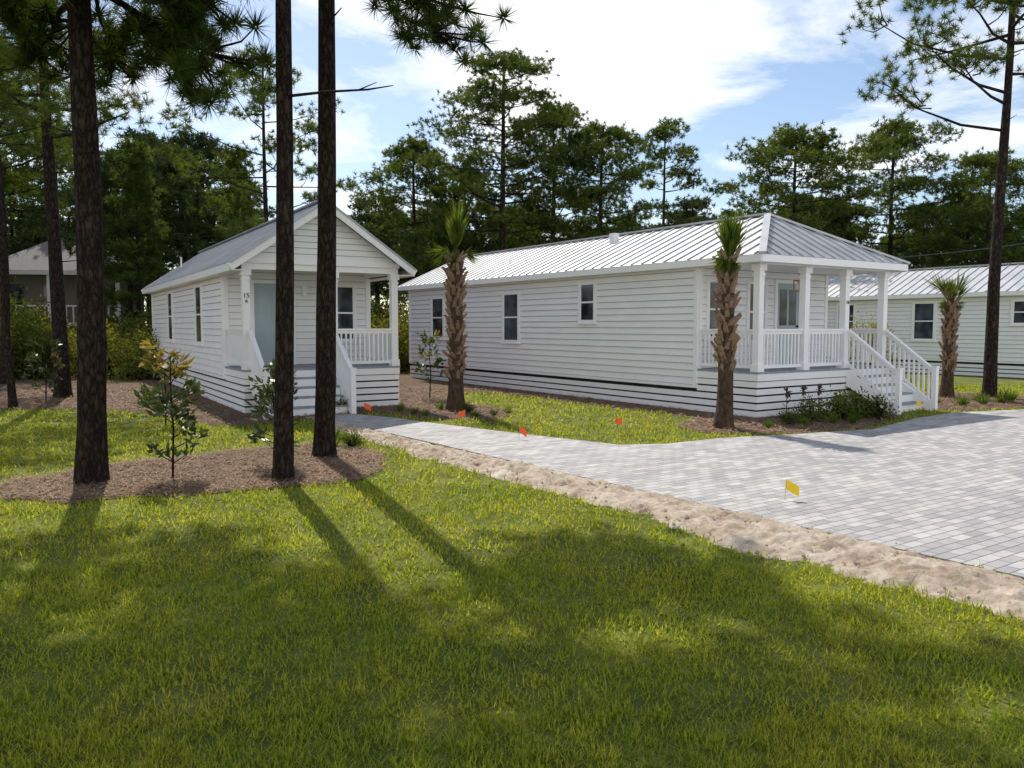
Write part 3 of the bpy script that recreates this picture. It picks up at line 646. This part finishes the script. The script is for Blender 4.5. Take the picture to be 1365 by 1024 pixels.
# ------------------------------------------------------------ saplings & plants
M_MAG=leafmat('magnolia_leaves',(.035,.06,.018),(.085,.12,.03),scale=9,trans=.25,gloss=.05)
M_MAGY=leafmat('magnolia_new_leaves',(.22,.17,.04),(.34,.26,.07),scale=9,trans=.35,gloss=.04)
def magnolia(loc,h,seed,w=.45,name='magnolia_sapling',nb=22,yel=.2):
    random.seed(seed); tb=TB()
    tb.tube([(0,0,0),(.03,.0,h*.4),(.0,.02,h*.75),(.02,0,h*.97)],[.018,.014,.01,.005],6,0)
    for i in range(nb):
        f=random.uniform(.12,1); z=h*f; a=i*2.4; L=w*(1.1-.6*f)*random.uniform(.6,1.1)
        d=Vector((math.cos(a),math.sin(a),0)); e=Vector((0,0,z))+d*L+Vector((0,0,L*.5))
        tb.tube([(0,0,z),tuple(e)],[.008,.004],4,0)
        n=14; C=np.array([e])+rng.normal(size=(n,3))*.045; D=rng.normal(size=(n,3))*.8+np.array([d.x,d.y,.6])
        tb.leaves(C,D,.16,.062,2 if (f>.6 and random.random()<yel) else 1)
    return place(tb.mesh(name,[M_BARK,M_MAG,M_MAGY]),name,loc)
magnolia((-4.42,10.35,0),1.65,1,.36,yel=.5,nb=30); magnolia((-3.35,11.2,0),1.35,2,.30,yel=.1)
magnolia((-2.25,21.9,0),1.65,3,.4); magnolia((-12.0,20.6,0),1.5,4,.5); magnolia((-6.9,15.9,0),1.35,5,.42,yel=.7,nb=20); magnolia((-4.75,16.4,0),1.0,6,.35,yel=.5,nb=16)
M_TUFT=leafmat('plant_tuft',(.06,.10,.02),(.14,.20,.04),scale=5,trans=.4)
def tuft(loc,s,seed,name='ornamental_grass_plant',n=70,mat=None):
    tb=TB(); C=rng.normal(size=(n,3))*[.05,.05,0]*s; D=rng.normal(size=(n,3))*[.55,.55,.2]+[0,0,1]
    tb.leaves(C,D,.42*s,.03*s,0); return place(tb.mesh(name,[mat or M_TUFT]),name,loc)
for i,(x,y,s) in enumerate([(-3.0,13.2,.9),(-3.25,13.5,.8),(-2.6,18.6,.6),(-2.2,18.0,.5),(-1.9,17.6,.5),(-.8,17.3,.5),(-.4,17.6,.5),(-.1,18.2,.5),(-1.7,18.9,.6),(5.0,15.6,.5),(5.8,15.9,.6),(6.5,16.2,.6),(7.2,16.8,.7),(6.9,16.2,.5),(7.6,17.3,.7),(11.2,19.9,.8),(11.9,20.2,.8),(12.6,20.6,.9),(13.0,20.9,.9),(12.2,20.9,.7),(10.8,20.4,.6)]):
    tuft((x,y,0),s,i)
def shrub(loc,s,name='low_shrub',seed=0):
    random.seed(seed); return place(bush(200+seed,900,.4,.55,.07,M_BUSHD),name,loc,0,s)
for i,(x,y,s) in enumerate([(6.9,17.0,1.1),(7.4,17.3,1.3),(6.2,16.6,.9),(-4.0,18.3,.8),(-1.0,18.2,.5),(7.8,17.0,1.0),(5.6,16.2,.6),(-2.6,13.0,.6)]): shrub((x,y,0),s,seed=i)
M_FL=nmat('painted_metal_flower',(.03,.025,.03),(.12,.07,.07),scale=8,rough=.5)
for i,(x,y) in enumerate([(5.75,17.0),(6.2,17.3),(6.65,17.6)]):
    tb=TB(); tb.tube([(0,0,0),(0,0,.62)],[.008,.008],5,0)
    n=12; a=np.arange(n)*2*math.pi/n; D=np.c_[np.cos(a)*.8,-.2+.0*a,np.sin(a)]; tb.leaves(np.repeat([[0,-.01,.62]],n,0),D,.15,.07,1)
    tb.leaves(np.array([[0,0,.2],[0,0,.3],[0,0,.35]]),np.array([[.8,0,.5],[-.8,0,.5],[.6,0,.8]]),.15,.05,0)
    tb.tube([(0,-.005,.62),(0,-.03,.62)],[.035,.02],8,0)
    place(tb.mesh('garden_flower_stake',[M_BLACK,M_FL]),'garden_flower_stake',(x,y-.25,0),R(20))
M_OR=nmat('orange_flag',(.90,.10,.03),(.95,.15,.05),scale=5,rough=.6); M_YE=nmat('yellow_flag',(.85,.55,.02),(.9,.62,.03),scale=5,rough=.6)
M_WIRE=nmat('flag_wire',(.3,.3,.3),(.4,.4,.4),rough=.4,metal=.8)
def flag(loc,h,s,mat,rz,tilt=.0):
    tb=TB(); tb.tube([(0,0,0),(.01,0,h)],[.003,.003],5,0)
    V=[];T=[]
    for i in range(6):
        for j in range(3): V.append((.01+i*s*.2,math.sin(i*1.1+j*.4)*.018,h-j*s*.42-i*s*tilt+random.uniform(-.003,.003)))
    for i in range(5):
        for j in range(2):
            a=i*3+j; T+=[(a,a+1,a+4),(a,a+4,a+3)]
    tb.add(V,T,1,True); place(tb.mesh('marker_flag',[M_WIRE,mat]),'marker_flag',loc,rz)
flag((-3.35,18.1,.035),.22,.15,M_OR,.2,.1); flag((-.93,16.0,.0),.32,.14,M_OR,2.9,.08); flag((.12,13.75,.035),.24,.13,M_OR,-.3,.12); flag((1.88,14.6,0),.32,.13,M_OR,.2,.04)
flag((3.08,8.95,.03),.24,.14,M_YE,-.3,.10); flag((9.3,18.4,.03),.25,.14,M_YE,.4,.05)
cu=bpy.data.curves.new('utility_wire','CURVE'); cu.dimensions='3D'; cu.bevel_depth=.012; sp=cu.splines.new('POLY'); sp.points.add(20)
for i in range(21):
    t=i/20; p=Vector((9.6,20.6,3.7)).lerp(Vector((34,40,9.5)),t); p.z-=math.sin(math.pi*t)*.9; sp.points[i].co=(*p,1)
cu.materials.append(M_BLACK); link(bpy.data.objects.new('utility_wire',cu))

# ------------------------------------------------------------ world, sun, camera
w=bpy.data.worlds.new('World'); scene.world=w; w.use_nodes=True; nt=w.node_tree; nt.nodes.clear(); L=nt.links.new
o=N(nt,'ShaderNodeOutputWorld'); bg=N(nt,'ShaderNodeBackground'); bg.inputs['Strength'].default_value=.14
sky=N(nt,'ShaderNodeTexSky'); sky.sky_type='NISHITA'; sky.sun_disc=False; sky.sun_elevation=R(SUN_EL); sky.sun_rotation=R(SUN_AZ)
sky.air_density=1.0; sky.dust_density=.7; sky.ozone_density=1.3
tc=N(nt,'ShaderNodeTexCoord'); sep=N(nt,'ShaderNodeSeparateXYZ'); L(tc.outputs['Generated'],sep.inputs[0])
def math_(op,a,b=None):
    n=N(nt,'ShaderNodeMath',operation=op)
    for i,s in enumerate((a,b)):
        if s is None: continue
        if isinstance(s,(int,float)): n.inputs[i].default_value=s
        else: L(s,n.inputs[i])
    return n.outputs[0]
zz=math_('ADD',math_('MAXIMUM',sep.outputs[2],0.0),.12)
px=math_('DIVIDE',sep.outputs[0],zz); py=math_('DIVIDE',sep.outputs[1],zz)
cb=N(nt,'ShaderNodeCombineXYZ'); L(px,cb.inputs[0]); L(py,cb.inputs[1])
n1=N(nt,'ShaderNodeTexNoise'); n1.inputs['Scale'].default_value=1.1; n1.inputs['Detail'].default_value=10; n1.inputs['Roughness'].default_value=.62; n1.inputs['Distortion'].default_value=.5
L(cb.outputs[0],n1.inputs['Vector'])
dx=math_('SUBTRACT',px,.22); dy=math_('SUBTRACT',py,2.0)
dd=math_('SQRT',math_('ADD',math_('MULTIPLY',math_('MULTIPLY',dx,dx),1.6),math_('MULTIPLY',math_('MULTIPLY',dy,dy),.55)))
bl=math_('MAXIMUM',math_('SUBTRACT',1.0,math_('MULTIPLY',dd,1.15)),0)
f=math_('ADD',n1.outputs['Fac'],math_('MULTIPLY',bl,.34))
# unseen low cloud bank added behind the camera to brighten the shaded walls
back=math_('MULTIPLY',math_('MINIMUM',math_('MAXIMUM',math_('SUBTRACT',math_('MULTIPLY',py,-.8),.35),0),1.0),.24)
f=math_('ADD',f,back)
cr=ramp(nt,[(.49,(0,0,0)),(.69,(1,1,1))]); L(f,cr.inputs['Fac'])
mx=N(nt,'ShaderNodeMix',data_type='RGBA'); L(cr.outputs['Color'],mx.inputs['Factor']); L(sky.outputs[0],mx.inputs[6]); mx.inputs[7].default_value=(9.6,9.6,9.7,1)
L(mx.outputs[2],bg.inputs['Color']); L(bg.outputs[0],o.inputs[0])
sl=bpy.data.lights.new('sun','SUN'); sl.energy=5.0; sl.angle=R(.5); sl.color=(1,.95,.86)
so=bpy.data.objects.new('sun',sl); so.rotation_euler=sd.to_track_quat('Z','Y').to_euler(); link(so)
cam=bpy.data.cameras.new('camera'); cam.lens=28.25; cam.sensor_width=36; cam.clip_end=3000; cam.clip_start=.05
co=bpy.data.objects.new('camera',cam); co.location=(0,0,2.0); co.rotation_euler=(R(90-4.17),0,0); link(co); scene.camera=co
